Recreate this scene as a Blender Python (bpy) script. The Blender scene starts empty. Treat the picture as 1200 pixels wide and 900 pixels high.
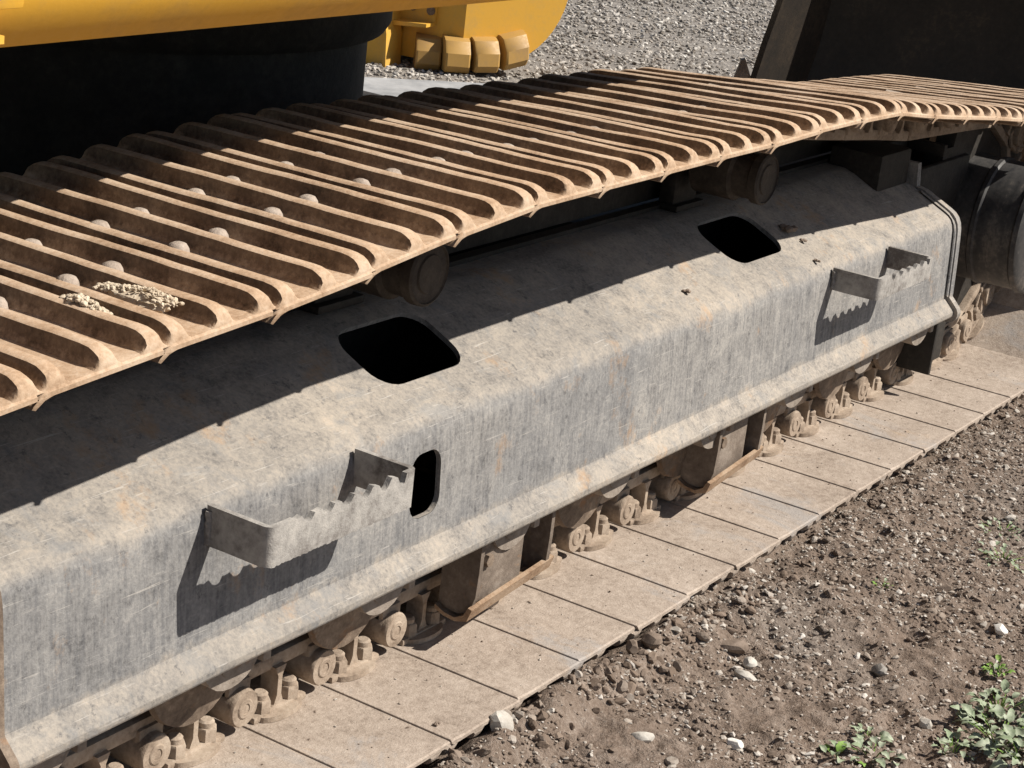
import bpy, bmesh, math, random
import numpy as np
from mathutils import Vector, Matrix
R = math.radians
random.seed(7); rng = np.random.default_rng(7)
scene = bpy.context.scene
col = scene.collection

# ------------------------------------------------------------------ camera
CAM = (-2.30449, -1.42957, 1.48432)
ROT = ((0.5472, -0.8295, 0.1119), (-0.2069, -0.2635, -0.9422), (0.8111, 0.4924, -0.3158))
cd = bpy.data.cameras.new("camera"); cam = bpy.data.objects.new("camera", cd); col.objects.link(cam)
m = Matrix(((ROT[0][0], -ROT[1][0], -ROT[2][0]), (ROT[0][1], -ROT[1][1], -ROT[2][1]), (ROT[0][2], -ROT[1][2], -ROT[2][2])))
cam.matrix_world = Matrix.Translation(CAM) @ m.to_4x4()
cd.sensor_width = 36; cd.lens = 36 * 2.3362 / 1.2; cd.clip_start = 0.05; cd.clip_end = 500
scene.camera = cam

# ------------------------------------------------------------------ light
SUN = Vector((-0.63, 1.0, -1.17)).normalized()           # direction the light travels
sd = bpy.data.lights.new("sun", 'SUN'); so = bpy.data.objects.new("sun", sd); col.objects.link(so)
sd.energy = 5.0; sd.angle = R(0.5); sd.color = (1.0, 0.93, 0.83)
so.rotation_euler = SUN.to_track_quat('-Z', 'Y').to_euler()
w = bpy.data.worlds.new("World"); scene.world = w; w.use_nodes = True
wn = w.node_tree.nodes; bg = wn["Background"]
sky = wn.new("ShaderNodeTexSky"); sky.sky_type = 'NISHITA'; sky.sun_disc = False
sky.sun_elevation = math.asin(-SUN.z); sky.sun_rotation = math.atan2(-SUN.x, -SUN.y)
w.node_tree.links.new(sky.outputs[0], bg.inputs[0]); bg.inputs[1].default_value = 0.05
scene.view_settings.view_transform = 'Standard'; scene.view_settings.look = 'None'
scene.view_settings.exposure = 0.45; scene.view_settings.gamma = 1

# ------------------------------------------------------------------ materials
class N:
    def __init__(s, name):
        s.m = bpy.data.materials.new(name); s.m.use_nodes = True; s.t = s.m.node_tree
        s.b = s.t.nodes["Principled BSDF"]
        g = s.t.nodes.new("ShaderNodeNewGeometry"); s.pos = g.outputs["Position"]; s.nor = g.outputs["Normal"]; s.isl = g.outputs["Random Per Island"]
        s.oi = s.t.nodes.new("ShaderNodeObjectInfo").outputs["Random"]
    def l(s, a, b): s.t.links.new(a, b)
    def val(s, inp, v):
        if isinstance(v, bpy.types.NodeSocket): s.l(v, inp)
        else: inp.default_value = v
    def mp(s, scale, v=None):
        n = s.t.nodes.new("ShaderNodeMapping"); s.l(v or s.pos, n.inputs[0]); n.inputs["Scale"].default_value = scale; return n.outputs[0]
    def noise(s, scale, detail=5, rough=.6, vec=None, dist=0.):
        n = s.t.nodes.new("ShaderNodeTexNoise"); s.l(vec or s.pos, n.inputs["Vector"]); n.inputs["Scale"].default_value = scale
        n.inputs["Detail"].default_value = detail; n.inputs["Roughness"].default_value = rough; n.inputs["Distortion"].default_value = dist
        return n.outputs["Fac"]
    def vor(s, scale, feat='F1', vec=None):
        n = s.t.nodes.new("ShaderNodeTexVoronoi"); n.feature = feat; s.l(vec or s.pos, n.inputs["Vector"]); n.inputs["Scale"].default_value = scale
        return n.outputs["Distance"]
    def ramp(s, fac, stops):
        n = s.t.nodes.new("ShaderNodeValToRGB"); e = n.color_ramp.elements
        while len(e) < len(stops): e.new(.5)
        for q, (p, c) in zip(e, stops):
            q.position = p; q.color = (c, c, c, 1) if isinstance(c, (int, float)) else (*c, 1)
        s.val(n.inputs[0], fac); return n.outputs[0]
    def mix(s, fac, a, b, mode='MIX'):
        n = s.t.nodes.new("ShaderNodeMix"); n.data_type = 'RGBA'; n.blend_type = mode
        s.val(n.inputs[0], fac)
        for i, v in ((6, a), (7, b)):
            if isinstance(v, tuple): n.inputs[i].default_value = (*v, 1)
            else: s.l(v, n.inputs[i])
        return n.outputs[2]
    def math(s, op, a, b=0.5, clamp=False):
        n = s.t.nodes.new("ShaderNodeMath"); n.operation = op; n.use_clamp = clamp; s.val(n.inputs[0], a); s.val(n.inputs[1], b); return n.outputs[0]
    def axis(s, i, v=None):
        n = s.t.nodes.new("ShaderNodeSeparateXYZ"); s.l(v or s.pos, n.inputs[0]); return n.outputs[i]
    def done(s, colr, rough=.8, bump=None, dist=.002, strength=1., metal=0., spec=.3):
        s.val(s.b.inputs["Base Color"], (*colr, 1) if isinstance(colr, tuple) else colr)
        s.val(s.b.inputs["Roughness"], rough); s.b.inputs["Metallic"].default_value = metal
        s.b.inputs["Specular IOR Level"].default_value = spec
        if bump is not None:
            n = s.t.nodes.new("ShaderNodeBump"); n.inputs["Distance"].default_value = dist; n.inputs["Strength"].default_value = strength
            s.l(bump, n.inputs["Height"]); s.l(n.outputs[0], s.b.inputs["Normal"])
        return s.m

def dusty(name, dark, mid, light, scale=9, streak=False, rough=.85, bump=.0015, rust=None, lo=.35, hi=.65):
    n = N(name)
    a = n.noise(scale, 6, .65); f = n.noise(scale * 9, 5, .7)
    x = n.math('ADD', n.math('MULTIPLY', a, .64), n.math('MULTIPLY', f, .36))
    c = n.ramp(x, [(lo, dark), ((lo + hi) / 2, mid), (hi, light)])
    if rust:
        r = n.ramp(n.noise(scale * .8, 5, .7, vec=n.mp((1, 1.7, 1.3))), [(.60, 0.), (.70, .75)])
        c = n.mix(r, c, rust)
    c = n.mix(n.math('MULTIPLY', n.oi, .22), c, dark)                 # no two pieces equally dusty
    h = n.math('ADD', f, n.math('MULTIPLY', n.noise(scale * 45, 2, .6), .5))
    return n.done(c, rough, h, bump, .8)

M = {}
def shoe_mat():
    n = N("dusty_shoe_steel"); a = n.noise(7, 6, .7, dist=.6); f = n.noise(60, 5, .75); g = n.noise(260, 3, .7)
    x = n.math('ADD', n.math('MULTIPLY', a, .35), n.math('ADD', n.math('MULTIPLY', f, .43), n.math('MULTIPLY', g, .22)))
    c = n.ramp(x, [(.37, (.20, .158, .126)), (.46, (.325, .266, .219)), (.54, (.40, .335, .28)), (.64, (.49, .42, .36))])
    worn = n.noise(4.2, 6, .75, vec=n.mp((1, .6, 1)), dist=.8)
    c = n.mix(n.ramp(worn, [(.56, 0.), (.66, .6)]), c, (.33, .32, .315))
    c = n.mix(n.ramp(n.noise(3.3, 5, .7, vec=n.mp((1.3, .8, 1))), [(.62, 0.), (.72, .55)]), c, (.42, .28, .155))
    sc = n.noise(1., 4, .65, vec=n.mp((190, 14, 60)), dist=1.5); c = n.mix(n.ramp(sc, [(.62, 0.), (.70, .4)]), c, (.17, .14, .115))
    return n.done(c, .85, n.math('ADD', f, n.math('MULTIPLY', g, .6)), .002, .9, spec=.3)
M['shoe'] = shoe_mat()
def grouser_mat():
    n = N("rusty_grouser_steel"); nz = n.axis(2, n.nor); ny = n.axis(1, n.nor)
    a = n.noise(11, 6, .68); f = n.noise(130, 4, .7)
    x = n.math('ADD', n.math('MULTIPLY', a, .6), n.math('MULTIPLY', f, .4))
    shaded_mud = n.ramp(x, [(.36, (.085, .060, .042)), (.5, (.185, .130, .090)), (.64, (.30, .22, .15))])
    sunlit_dust = n.ramp(x, [(.34, (.27, .172, .105)), (.48, (.43, .308, .21)), (.64, (.56, .44, .33))])
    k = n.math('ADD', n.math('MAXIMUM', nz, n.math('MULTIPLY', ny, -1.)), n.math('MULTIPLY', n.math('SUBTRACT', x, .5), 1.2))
    c = n.mix(n.ramp(k, [(.30, 0.), (.72, 1.)]), shaded_mud, sunlit_dust)  # colour carries shade on rib sides, sun and dust on tops and outer ends
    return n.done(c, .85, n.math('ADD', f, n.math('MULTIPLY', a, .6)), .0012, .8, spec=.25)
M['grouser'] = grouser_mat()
M['chain'] = dusty("dusty_chain_steel", (.16, .12, .09), (.34, .27, .21), (.46, .385, .31), 14)
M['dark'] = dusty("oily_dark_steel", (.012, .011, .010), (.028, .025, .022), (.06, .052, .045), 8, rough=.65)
M['roller'] = dusty("roller_steel", (.085, .062, .047), (.19, .145, .11), (.36, .285, .22), 12, rough=.75, rust=(.27, .14, .065))
M['collar'] = dusty('dusty_collar_steel', (.14, .115, .095), (.27, .23, .195), (.38, .335, .29), 13, rust=(.32, .175, .085))
M['carrier'] = dusty('dark_carrier_steel', (.026, .021, .018), (.055, .044, .035), (.10, .082, .066), 12, rough=.7)
M['guard'] = dusty("guard_steel", (.105, .082, .066), (.20, .162, .132), (.34, .29, .245), 10, rust=(.34, .20, .105))
M['rust'] = dusty("rusty_edge_steel", (.17, .10, .06), (.34, .235, .155), (.44, .34, .25), 22)

def frame_mat():
    n = N("worn_grey_frame_paint")
    z = n.axis(2); nz = n.axis(2, n.nor)
    a = n.noise(6, 6, .68, dist=.5); b = n.noise(26, 5, .7); fi = n.noise(150, 3, .7)
    st = n.noise(1.0, 5, .7, vec=n.mp((150, 110, 9)))            # run-off streaks down the upright face
    sc = n.noise(1.0, 4, .7, vec=n.mp((14, 60, 90)))           # scuffs along it
    x = n.math('ADD', n.math('MULTIPLY', a, .30), n.math('ADD', n.math('MULTIPLY', b, .36), n.math('MULTIPLY', fi, .34)))
    grey = n.ramp(x, [(.37, (.10, .099, .10)), (.45, (.18, .176, .174)), (.53, (.25, .243, .236)), (.63, (.37, .35, .325))])
    tan = n.ramp(x, [(.37, (.15, .14, .128)), (.45, (.26, .236, .21)), (.53, (.345, .308, .265)), (.63, (.435, .372, .305))])
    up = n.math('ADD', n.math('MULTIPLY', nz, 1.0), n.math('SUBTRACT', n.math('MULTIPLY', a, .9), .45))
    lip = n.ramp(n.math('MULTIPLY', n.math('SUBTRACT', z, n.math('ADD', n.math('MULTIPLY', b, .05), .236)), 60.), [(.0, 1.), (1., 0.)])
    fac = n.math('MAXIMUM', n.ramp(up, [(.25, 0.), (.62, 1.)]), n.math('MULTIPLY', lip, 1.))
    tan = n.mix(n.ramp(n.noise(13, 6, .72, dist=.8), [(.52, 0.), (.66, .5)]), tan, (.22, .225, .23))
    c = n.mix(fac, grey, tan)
    sf = n.math('MULTIPLY', n.ramp(st, [(.42, 0.), (.62, 1.)]), n.math('SUBTRACT', 1., fac), True)
    c = n.mix(n.math('MULTIPLY', sf, .30), c, (.42, .40, .37))
    df = n.math('MULTIPLY', n.ramp(st, [(.34, 1.), (.45, 0.)]), n.math('SUBTRACT', 1., fac), True)
    c = n.mix(n.math('MULTIPLY', df, .30), c, (.13, .132, .14))
    c = n.mix(n.ramp(sc, [(.62, 0.), (.72, .45)]), c, (.47, .44, .40))
    chip = n.ramp(n.noise(44, 6, .8, vec=n.mp((1, 1, .8))), [(.33, .8), (.42, 0.)])
    c = n.mix(chip, c, (.10, .098, .10))
    rs = n.ramp(n.noise(5.5, 6, .75, vec=n.mp((1.2, 1, 1))), [(.58, 0.), (.70, .6)])
    c = n.mix(rs, c, (.44, .27, .14))
    big = n.noise(2.1, 4, .6); c = n.mix(n.ramp(big, [(.42, .45), (.58, 0.)]), c, n.mix(1., c, (.62, .66, .72), 'MULTIPLY'))
    scr = n.noise(1., 3, .6, vec=n.mp((10, 200, 300)), dist=1.2); scr2 = n.noise(1., 3, .6, vec=n.mp((260, 30, 30)), dist=2.)
    c = n.mix(n.ramp(scr, [(.64, 0.), (.70, .5)]), c, (.50, .475, .44)); c = n.mix(n.ramp(scr2, [(.66, 0.), (.72, .4)]), c, (.12, .118, .118))
    h = n.math('ADD', n.math('MULTIPLY', b, .7), n.math('ADD', n.math('MULTIPLY', fi, .5), n.math('MULTIPLY', st, .25)))
    return n.done(c, .78, h, .0022, .8, spec=.35)
M['frame'] = frame_mat()
M['step'] = dusty("scuffed_step_steel", (.15, .135, .125), (.35, .335, .315), (.50, .475, .44), 8, lo=.39, hi=.62)

def yellow(name, base, dirt):
    n = N(name); a = n.noise(5, 6, .65); f = n.noise(60, 4, .7)
    c = n.mix(n.ramp(n.math('ADD', n.math('MULTIPLY', a, .7), n.math('MULTIPLY', f, .3)), [(.48, 0.), (.72, .7)]), base, dirt)
    return n.done(c, n.ramp(f, [(.3, .45), (.7, .65)]), f, .0006, .5, spec=.4)
M['yellow'] = yellow("yellow_machine_paint", (.60, .33, .035), (.40, .25, .08))
M['tooth'] = yellow('dirty_yellow_tooth', (.42, .25, .07), (.27, .18, .10))
M['yellow_old'] = yellow("dusty_yellow_paint", (.72, .40, .055), (.50, .33, .12))
def black():
    n = N("black_worn_paint"); a = n.noise(4, 6, .7); f = n.noise(50, 4, .7)
    c = n.ramp(n.math('ADD', n.math('MULTIPLY', a, .6), n.math('MULTIPLY', f, .4)), [(.4, (.012, .011, .010)), (.55, (.022, .019, .016)), (.7, (.06, .045, .03))])
    return n.done(c, .6, f, .001, .6)
M['black'] = black()
M['bucket_side'] = dusty('rusty_black_paint', (.008, .006, .004), (.019, .013, .008), (.042, .029, .017), 6)
def gunmetal():
    n = N("dark_drum_paint"); a = n.noise(5, 6, .7, vec=n.mp((1, 3, 1))); f = n.noise(70, 4, .7)
    c = n.ramp(n.math('ADD', n.math('MULTIPLY', a, .65), n.math('MULTIPLY', f, .35)), [(.38, (.03, .03, .032)), (.52, (.062, .060, .059)), (.66, (.17, .15, .13))])
    return n.done(c, .5, f, .001, .5)
M['drum'] = gunmetal()

def soil():
    n = N("brown_stony_soil")
    a = n.noise(1.6, 6, .62); b = n.noise(17, 7, .75); f = n.noise(130, 4, .75); v = n.vor(110); v2 = n.vor(46)
    x = n.math('ADD', n.math('MULTIPLY', b, .5), n.math('MULTIPLY', f, .5))
    brown = n.ramp(x, [(.34, (.11, .081, .063)), (.45, (.19, .145, .115)), (.55, (.255, .203, .167)), (.68, (.36, .305, .26))])
    grey = n.ramp(x, [(.34, (.11, .10, .09)), (.47, (.24, .22, .20)), (.57, (.34, .315, .285)), (.68, (.46, .43, .39))])
    far = n.ramp(n.math('ADD', n.math('MULTIPLY', n.axis(1), .33), n.math('MULTIPLY', n.axis(0), .18)), [(.55, 0.), (.95, 1.)])
    fac = n.math('MAXIMUM', far, n.ramp(a, [(.56, 0.), (.68, .35)]))
    c = n.mix(fac, brown, grey)
    peb = n.ramp(v, [(.12, 1.), (.2, 0.)])
    c = n.mix(n.math('MULTIPLY', peb, .35), c, (.38, .345, .30))
    h = n.math('SUBTRACT', n.math('ADD', n.math('MULTIPLY', b, 1.2), f), n.math('MULTIPLY', v2, .7))
    return n.done(c, .95, h, .008, .9, spec=.1)
M['soil'] = soil()
def stone(name, stops, sc=40):
    n = N(name)
    c = n.ramp(n.isl, stops); f = n.noise(sc, 5, .7)
    c = n.mix(n.ramp(f, [(.45, 0.), (.7, .55)]), c, (.22, .165, .125))
    return n.done(c, .9, n.noise(sc * 5, 4, .7), .001, .7, spec=.15)
M['gravel'] = stone("mixed_gravel", [(0., (.12, .09, .07)), (.34, (.215, .17, .138)), (.56, (.30, .255, .215)), (.74, (.42, .38, .335)), (.93, (.48, .445, .40)), (1., (.62, .59, .55))])
M['clods'] = stone('soil_clods', [(0., (.13, .097, .075)), (.4, (.22, .17, .135)), (.75, (.24, .195, .16)), (.9, (.36, .32, .28)), (1., (.5, .47, .43))])
M['gravel_far'] = stone("grey_gravel", [(0., (.13, .12, .105)), (.3, (.27, .25, .225)), (.6, (.40, .375, .34)), (.85, (.52, .495, .46)), (1., (.62, .60, .56))], 25)
def plain(name, c1, c2, sc=30, rough=.9):
    n = N(name); f = n.noise(sc, 5, .7)
    return n.done(n.ramp(f, [(.35, c1), (.65, c2)]), rough, n.noise(sc * 4, 4, .7), .0015, .8, spec=.15)
M['pale_stone'] = plain("pale_stone", (.36, .33, .29), (.56, .53, .48))
M['white_stone'] = plain("white_stone", (.60, .58, .54), (.78, .76, .72))
M['brown_stone'] = plain("brown_clod", (.15, .115, .09), (.27, .215, .175))
M['grey_stone'] = plain("grey_stone", (.20, .185, .17), (.34, .32, .29))
M['sand'] = plain("dry_sand", (.46, .38, .28), (.66, .57, .45), 60)
M['concrete'] = plain("pale_concrete", (.24, .245, .25), (.42, .42, .42), 5)
M['strip_grey'] = plain("dark_grey_strip", (.07, .07, .07), (.13, .125, .12), 20)
def leafm(name, a, b):
    n = N(name); f = n.noise(45, 4, .7)
    c = n.mix(n.ramp(f, [(.42, 0.), (.66, .8)]), a, b)
    m_ = n.done(c, .75, f, .0008, .5, spec=.2); return m_
M['leaf'] = leafm("dusty_weed_leaf", (.22, .275, .17), (.44, .47, .38))
M['leaf_fresh'] = leafm("fresh_weed_leaf", (.17, .30, .06), (.30, .42, .14))
M['dry_leaf'] = plain("dry_leaf", (.20, .14, .08), (.36, .28, .18))

# ------------------------------------------------------------------ mesh helpers
class G:
    def __init__(s): s.v = []; s.f = []
    def add(s, vs, fs):
        o = len(s.v); s.v += [tuple(p) for p in vs]; s.f += [tuple(i + o for i in f) for f in fs]; return s
    def loft(s, rings, caps=True, closed=True):
        n = len(rings[0]); vs = [p for r in rings for p in r]; fs = []
        for i in range(len(rings) - 1):
            for j in range(n if closed else n - 1):
                k = (j + 1) % n; fs.append((i * n + j, i * n + k, (i + 1) * n + k, (i + 1) * n + j))
        if caps: fs += [tuple(range(n))[::-1], tuple(range((len(rings) - 1) * n, len(rings) * n))]
        return s.add(vs, fs)
    def prism(s, poly, a, b, ax='y'):                 # poly in the two other axes, extruded along ax from a to b
        f = {'y': lambda p, t: (p[0], t, p[1]), 'x': lambda p, t: (t, p[0], p[1]), 'z': lambda p, t: (p[0], p[1], t)}[ax]
        return s.loft([[f(p, a) for p in poly], [f(p, b) for p in poly]])
    def box(s, x0, x1, y0, y1, z0, z1, b=.003):
        bm = bmesh.new(); bmesh.ops.create_cube(bm, size=1)
        for q in bm.verts: q.co = Vector(((x0 + x1) / 2 + q.co.x * (x1 - x0), (y0 + y1) / 2 + q.co.y * (y1 - y0), (z0 + z1) / 2 + q.co.z * (z1 - z0)))
        if b: bmesh.ops.bevel(bm, geom=bm.edges[:], offset=b, segments=2, profile=.6, affect='EDGES')
        bm.verts.index_update(); s.add([q.co for q in bm.verts], [[q.index for q in f.verts] for f in bm.faces]); bm.free(); return s
    def lathe(s, c, prof, seg=24, ax='y'):            # prof: (t, r) along axis
        rings = []
        for t, r in prof:
            ring = []
            for k in range(seg):
                a = 2 * math.pi * k / seg; u, w_ = r * math.cos(a), r * math.sin(a)
                ring.append({'y': (c[0] + u, c[1] + t, c[2] + w_), 'z': (c[0] + u, c[1] + w_, c[2] + t), 'x': (c[0] + t, c[1] + u, c[2] + w_)}[ax])
            rings.append(ring)
        return s.loft(rings)
    def rock(s, c, r, seed, sq=(1, 1, 1), lvl=2, amp=.22):
        rr = random.Random(seed); bm = bmesh.new(); bmesh.ops.create_icosphere(bm, subdivisions=lvl, radius=1)
        cuts = [(Vector((rr.gauss(0, 1), rr.gauss(0, 1), rr.gauss(0, 1))).normalized(), rr.uniform(.62, .9)) for _ in range(9)]
        vs = []
        for q in bm.verts:
            p = q.co.copy()
            for n_, d in cuts:
                t = p.dot(n_)
                if t > d: p -= n_ * (t - d) * .9
            p *= 1 + rr.uniform(-amp, amp) * .25
            vs.append((c[0] + p.x * r * sq[0], c[1] + p.y * r * sq[1], c[2] + p.z * r * sq[2]))
        bm.verts.index_update(); s.add(vs, [[q.index for q in f.verts] for f in bm.faces]); bm.free(); return s
    def mesh(s, name, mt, ang=40):
        me = bpy.data.meshes.new(name); me.from_pydata(s.v, [], s.f); me.validate()
        bm = bmesh.new(); bm.from_mesh(me); bmesh.ops.recalc_face_normals(bm, faces=bm.faces); bm.to_mesh(me); bm.free()
        me.materials.append(mt)
        if ang:
            me.polygons.foreach_set("use_smooth", [True] * len(me.polygons)); me.set_sharp_from_angle(angle=R(ang))
        return me
    def obj(s, name, mt, parent=None, ang=40, loc=(0, 0, 0), rot=(0, 0, 0)):
        return link(name, s.mesh(name, mt, ang), parent, loc, rot)
def link(name, me, parent=None, loc=(0, 0, 0), rot=(0, 0, 0)):
    o = bpy.data.objects.new(name, me); col.objects.link(o); o.parent = parent; o.location = loc; o.rotation_euler = rot; return o
def tag(o, label=None, cat=None, group=None, kind=None):
    for k, v in (('label', label), ('category', cat), ('group', group), ('kind', kind)):
        if v: o[k] = v
    return o
def empty(name, loc, label, cat, group=None):
    return tag(link(name, None, None, loc), label, cat, group)
def copy_tree(o, parent, loc, rot):
    kids = list(o.children)
    d = o.copy(); col.objects.link(d); d.parent = parent; d.location = loc; d.rotation_euler = rot
    for k in kids:
        e = k.copy(); col.objects.link(e); e.parent = d
    return d
def arc(cx, cy, r, a0, a1, n):
    return [(cx + r * math.cos(R(a0 + (a1 - a0) * i / n)), cy + r * math.sin(R(a0 + (a1 - a0) * i / n))) for i in range(n + 1)]

def vnoise(x, y, seed):
    xi = np.floor(x).astype(np.int64); yi = np.floor(y).astype(np.int64); fx = x - xi; fy = y - yi
    fx = fx * fx * (3 - 2 * fx); fy = fy * fy * (3 - 2 * fy)
    def h(a, b):
        n = (a * 374761393 + b * 668265263 + seed * 974634541) & 0x7fffffff
        n = ((n ^ (n >> 13)) * 1274126177) & 0x7fffffff
        return ((n ^ (n >> 16)) & 0xffff) / 65535.
    return (h(xi, yi) * (1 - fx) + h(xi + 1, yi) * fx) * (1 - fy) + (h(xi, yi + 1) * (1 - fx) + h(xi + 1, yi + 1) * fx) * fy

# ------------------------------------------------------------------ ground
def ground_z(x, y):
    x = np.asarray(x, float); y = np.asarray(y, float)
    near = np.clip(1 - np.hypot(x - 1.0, y + .4) / 4.5, 0, 1)
    z = -.054 + .014 * (vnoise(x * 4, y * 4, 1) - .5) + (.020 * (vnoise(x * 15, y * 15, 2) - .5) + .014 * (vnoise(x * 38, y * 38, 3) - .5) + .008 * (vnoise(x * 85, y * 85, 4) - .5)) * near
    z = z - .012 * np.exp(-((y - .03) / .05) ** 2) * np.clip((x - .75) / .3, 0, 1)
    berm = np.exp(-((y + .025) / .045) ** 2) * np.clip((1.05 - x) / .6, 0, 1)
    z = z + berm * (.036 + .02 * (vnoise(x * 22, y * 22, 5) - .5))
    z = z - .022 * np.exp(-(((x - .66) / .07) ** 2 + ((y + .135) / .035) ** 2))
    z = np.where((y > .03) & (y < .57) & (x > -1.6) & (x < 2.95), np.minimum(z, -.046), z)
    return z
def spaced(lo, a, b, hi, fine, ratio=1.13):
    mid = np.arange(a, b, fine); out = [b]; d = fine
    while out[-1] < hi: d *= ratio; out.append(out[-1] + d)
    pre = [a]; d = fine
    while pre[-1] > lo: d *= ratio; pre.append(pre[-1] - d)
    return np.concatenate([np.array(pre[:0:-1]), mid, np.array(out)])
gx = spaced(-90, -.1, 2.7, 120, .0068); gy = spaced(-90, -.85, .09, 120, .0068)
X, Y = np.meshgrid(gx, gy); Z = ground_z(X, Y); nx, ny = len(gx), len(gy)
gv = np.stack([X, Y, Z], -1).reshape(-1, 3)
i = (np.arange(ny - 1)[:, None] * nx + np.arange(nx - 1)[None]).ravel()
gf = np.stack([i, i + 1, i + nx + 1, i + nx], 1)
def np_mesh(name, v, f, mt, smooth):
    me = bpy.data.meshes.new(name); me.vertices.add(len(v)); me.vertices.foreach_set("co", np.asarray(v, np.float32).ravel())
    k = f.shape[1]; me.loops.add(f.size); me.loops.foreach_set("vertex_index", f.astype(np.int32).ravel())
    me.polygons.add(len(f)); me.polygons.foreach_set("loop_start", np.arange(0, f.size, k, dtype=np.int32))
    me.update(calc_edges=True); me.polygons.foreach_set("use_smooth", [smooth] * len(f)); me.materials.append(mt); return me
tag(link("ground", np_mesh("ground", gv, gf, M['soil'], True)), kind='structure', label=None)

# ------------------------------------------------------------------ the excavator
EX = empty("excavator", (.7, 1.5, -.05), "yellow tracked excavator with dusty grey track frame and rusty ribbed shoes", "excavator")
def part(o): o.parent = EX; o.location = Vector(o.location) - Vector(EX.location); return o
P = .19
# --- one shoe, in its own frame: s (x) along the travel, y across, n (z) outwards
shoe = G()
prof = [(.1965, -.0005), (.030, .0), (.018, -.0030), (.006, -.0100), (.001, -.0078), (.009, .002), (.020, .0085), (.028, .0095), (.1965, .0090)]
shoe.loft([[(s, y, n * k + (1 - k) * .004) for s, n in prof] for y, k in ((.000, .55), (.003, 1.), (.597, 1.), (.600, .55))])
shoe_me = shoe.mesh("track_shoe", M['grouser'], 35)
prof = [(.1922, -.0022), (.1915, -.0027), (.186, -.0026), (.168, -.0008), (.150, .0), (.003, .0), (.0, .0015), (.0, .0095), (.186, .0095), (.1925, .0006)]
shoe_low_me = G().loft([[(s, y, n * k + (1 - k) * .004) for s, n in prof] for y, k in ((.000, .55), (.003, 1.), (.597, 1.), (.600, .55))]).mesh("track_shoe", M['shoe'], 18)
def grouser_mesh(seed, blunt=False):
    rr = random.Random(seed); rings = []; w1, w2, p1, p2 = rr.uniform(6, 22), rr.uniform(9, 30), rr.uniform(0, 6), rr.uniform(0, 6)
    ends = [(.0025, .0110, 1.35), (.0045, .0180, 1.3), (.0085, .0238, 1.2), (.0150, .0282, 1.12), (.024, .0308, 1.05), (.037, .0320, 1.)]
    if blunt: ends = [(.0025, .0150, 1.15), (.006, .0230, 1.08), (.012, .0280, 1.), (.03, .0320, 1.)]
    ys = [(y, h, k) for y, h, k in ends] + [(y, .0322 + .0009 * math.sin(y * w1 + p1) + rr.uniform(-.0004, .0004), 1. + .05 * math.sin(y * w2 + p2)) for y in np.linspace(.08, .52, 14)] + [(.60 - y, h, k) for y, h, k in ends[::-1]]
    for y, h, k in ys:
        t = h - .009; dx = rr.uniform(-.0006, .0006)
        b = .0142 * k; m_ = .0104 * k; u = .0088 * k
        rings.append([(dx - b - .004 * k, y, .0075), (dx - b + .0015, y, .009 + t * .22), (dx - m_, y, .009 + t * .6), (dx - u, y, .009 + t * .93), (dx - u * .55, y, h), (dx + u * .55, y, h),
                      (dx + u, y, .009 + t * .93), (dx + m_, y, .009 + t * .6), (dx + b - .0015, y, .009 + t * .22), (dx + b + .004 * k, y, .0075)])
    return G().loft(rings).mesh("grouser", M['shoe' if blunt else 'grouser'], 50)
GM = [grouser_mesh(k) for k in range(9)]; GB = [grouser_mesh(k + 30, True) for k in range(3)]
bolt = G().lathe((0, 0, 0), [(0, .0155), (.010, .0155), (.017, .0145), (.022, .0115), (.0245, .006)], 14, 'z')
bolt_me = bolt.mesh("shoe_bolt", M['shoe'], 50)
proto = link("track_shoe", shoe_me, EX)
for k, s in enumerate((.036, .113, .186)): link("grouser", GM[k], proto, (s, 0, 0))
for s in (.074, .149):
    for y in (.218, .356): link("shoe_bolt", bolt_me, proto, (s, y, -.003 + (.004 if y < .3 else 0)))
# --- one chain link pair, same frame, n < 0 is towards the frame
def link_mesh():
    g = G()
    for sgn in (1, -1):
        Y_ = (lambda y: y) if sgn > 0 else (lambda y: .6 - y)
        def bx(x0, x1, y0, y1, z0, z1, b=.003):
            a, c = sorted((Y_(y0), Y_(y1))); g.box(x0, x1, a, c, z0, z1, b)
        bx(.055, .180, .242, .290, -.013, -.001, .004)                     # foot that the shoe is bolted to
        base = [(.062, .246)] + [(.117 + .05 * math.cos(a), .246 - .022 * math.sin(a)) for a in np.linspace(math.pi, 0, 9)] + [(.172, .246), (.172, .262), (.062, .262)]
        g.prism([(p[0], Y_(p[1])) for p in base], -.010, -.0008, 'z')
        bx(.0, .19, .256, .292, -.097, -.072, .006)                        # rail
        web = [(.090, -.008), (.106, -.015), (.112, -.030), (.112, -.062), (.104, -.078), (.130, -.078), (.122, -.062), (.122, -.030), (.128, -.015), (.144, -.008)]
        a, c = sorted((Y_(.248), Y_(.282))); g.prism(web, a, c)
        for s, y0 in ((.022, .236), (.212, .244)):
            t = [0, .003, .006, .075]; r = [.0285, .0305, .0308, .0295]
            if sgn > 0: g.lathe((s, y0, -.045), list(zip(t, r)), 20)
            else: g.lathe((s, .6 - y0, -.045), [(-q, k) for q, k in zip(t, r)], 20)
        bx(-.006, .045, .250, .290, -.085, -.045, .006); bx(.19, .235, .252, .292, -.085, -.045, .006)
    return g.mesh("track_link", M['chain'], 40)
link_me = link_mesh()
nut = G(); nut.loft([[(.0180 * math.cos(a) * k, .0180 * math.sin(a) * k, z) for a in np.linspace(0, 2 * math.pi, 7)[:-1]] for z, k in ((0, 1), (-.019, 1), (-.022, .88))])
nut.lathe((0, 0, 0), [(-.020, .0125), (-.030, .0125), (-.033, .009)], 12, 'z')
nut_me = nut.mesh("link_nut", M['chain'], 35)
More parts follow.
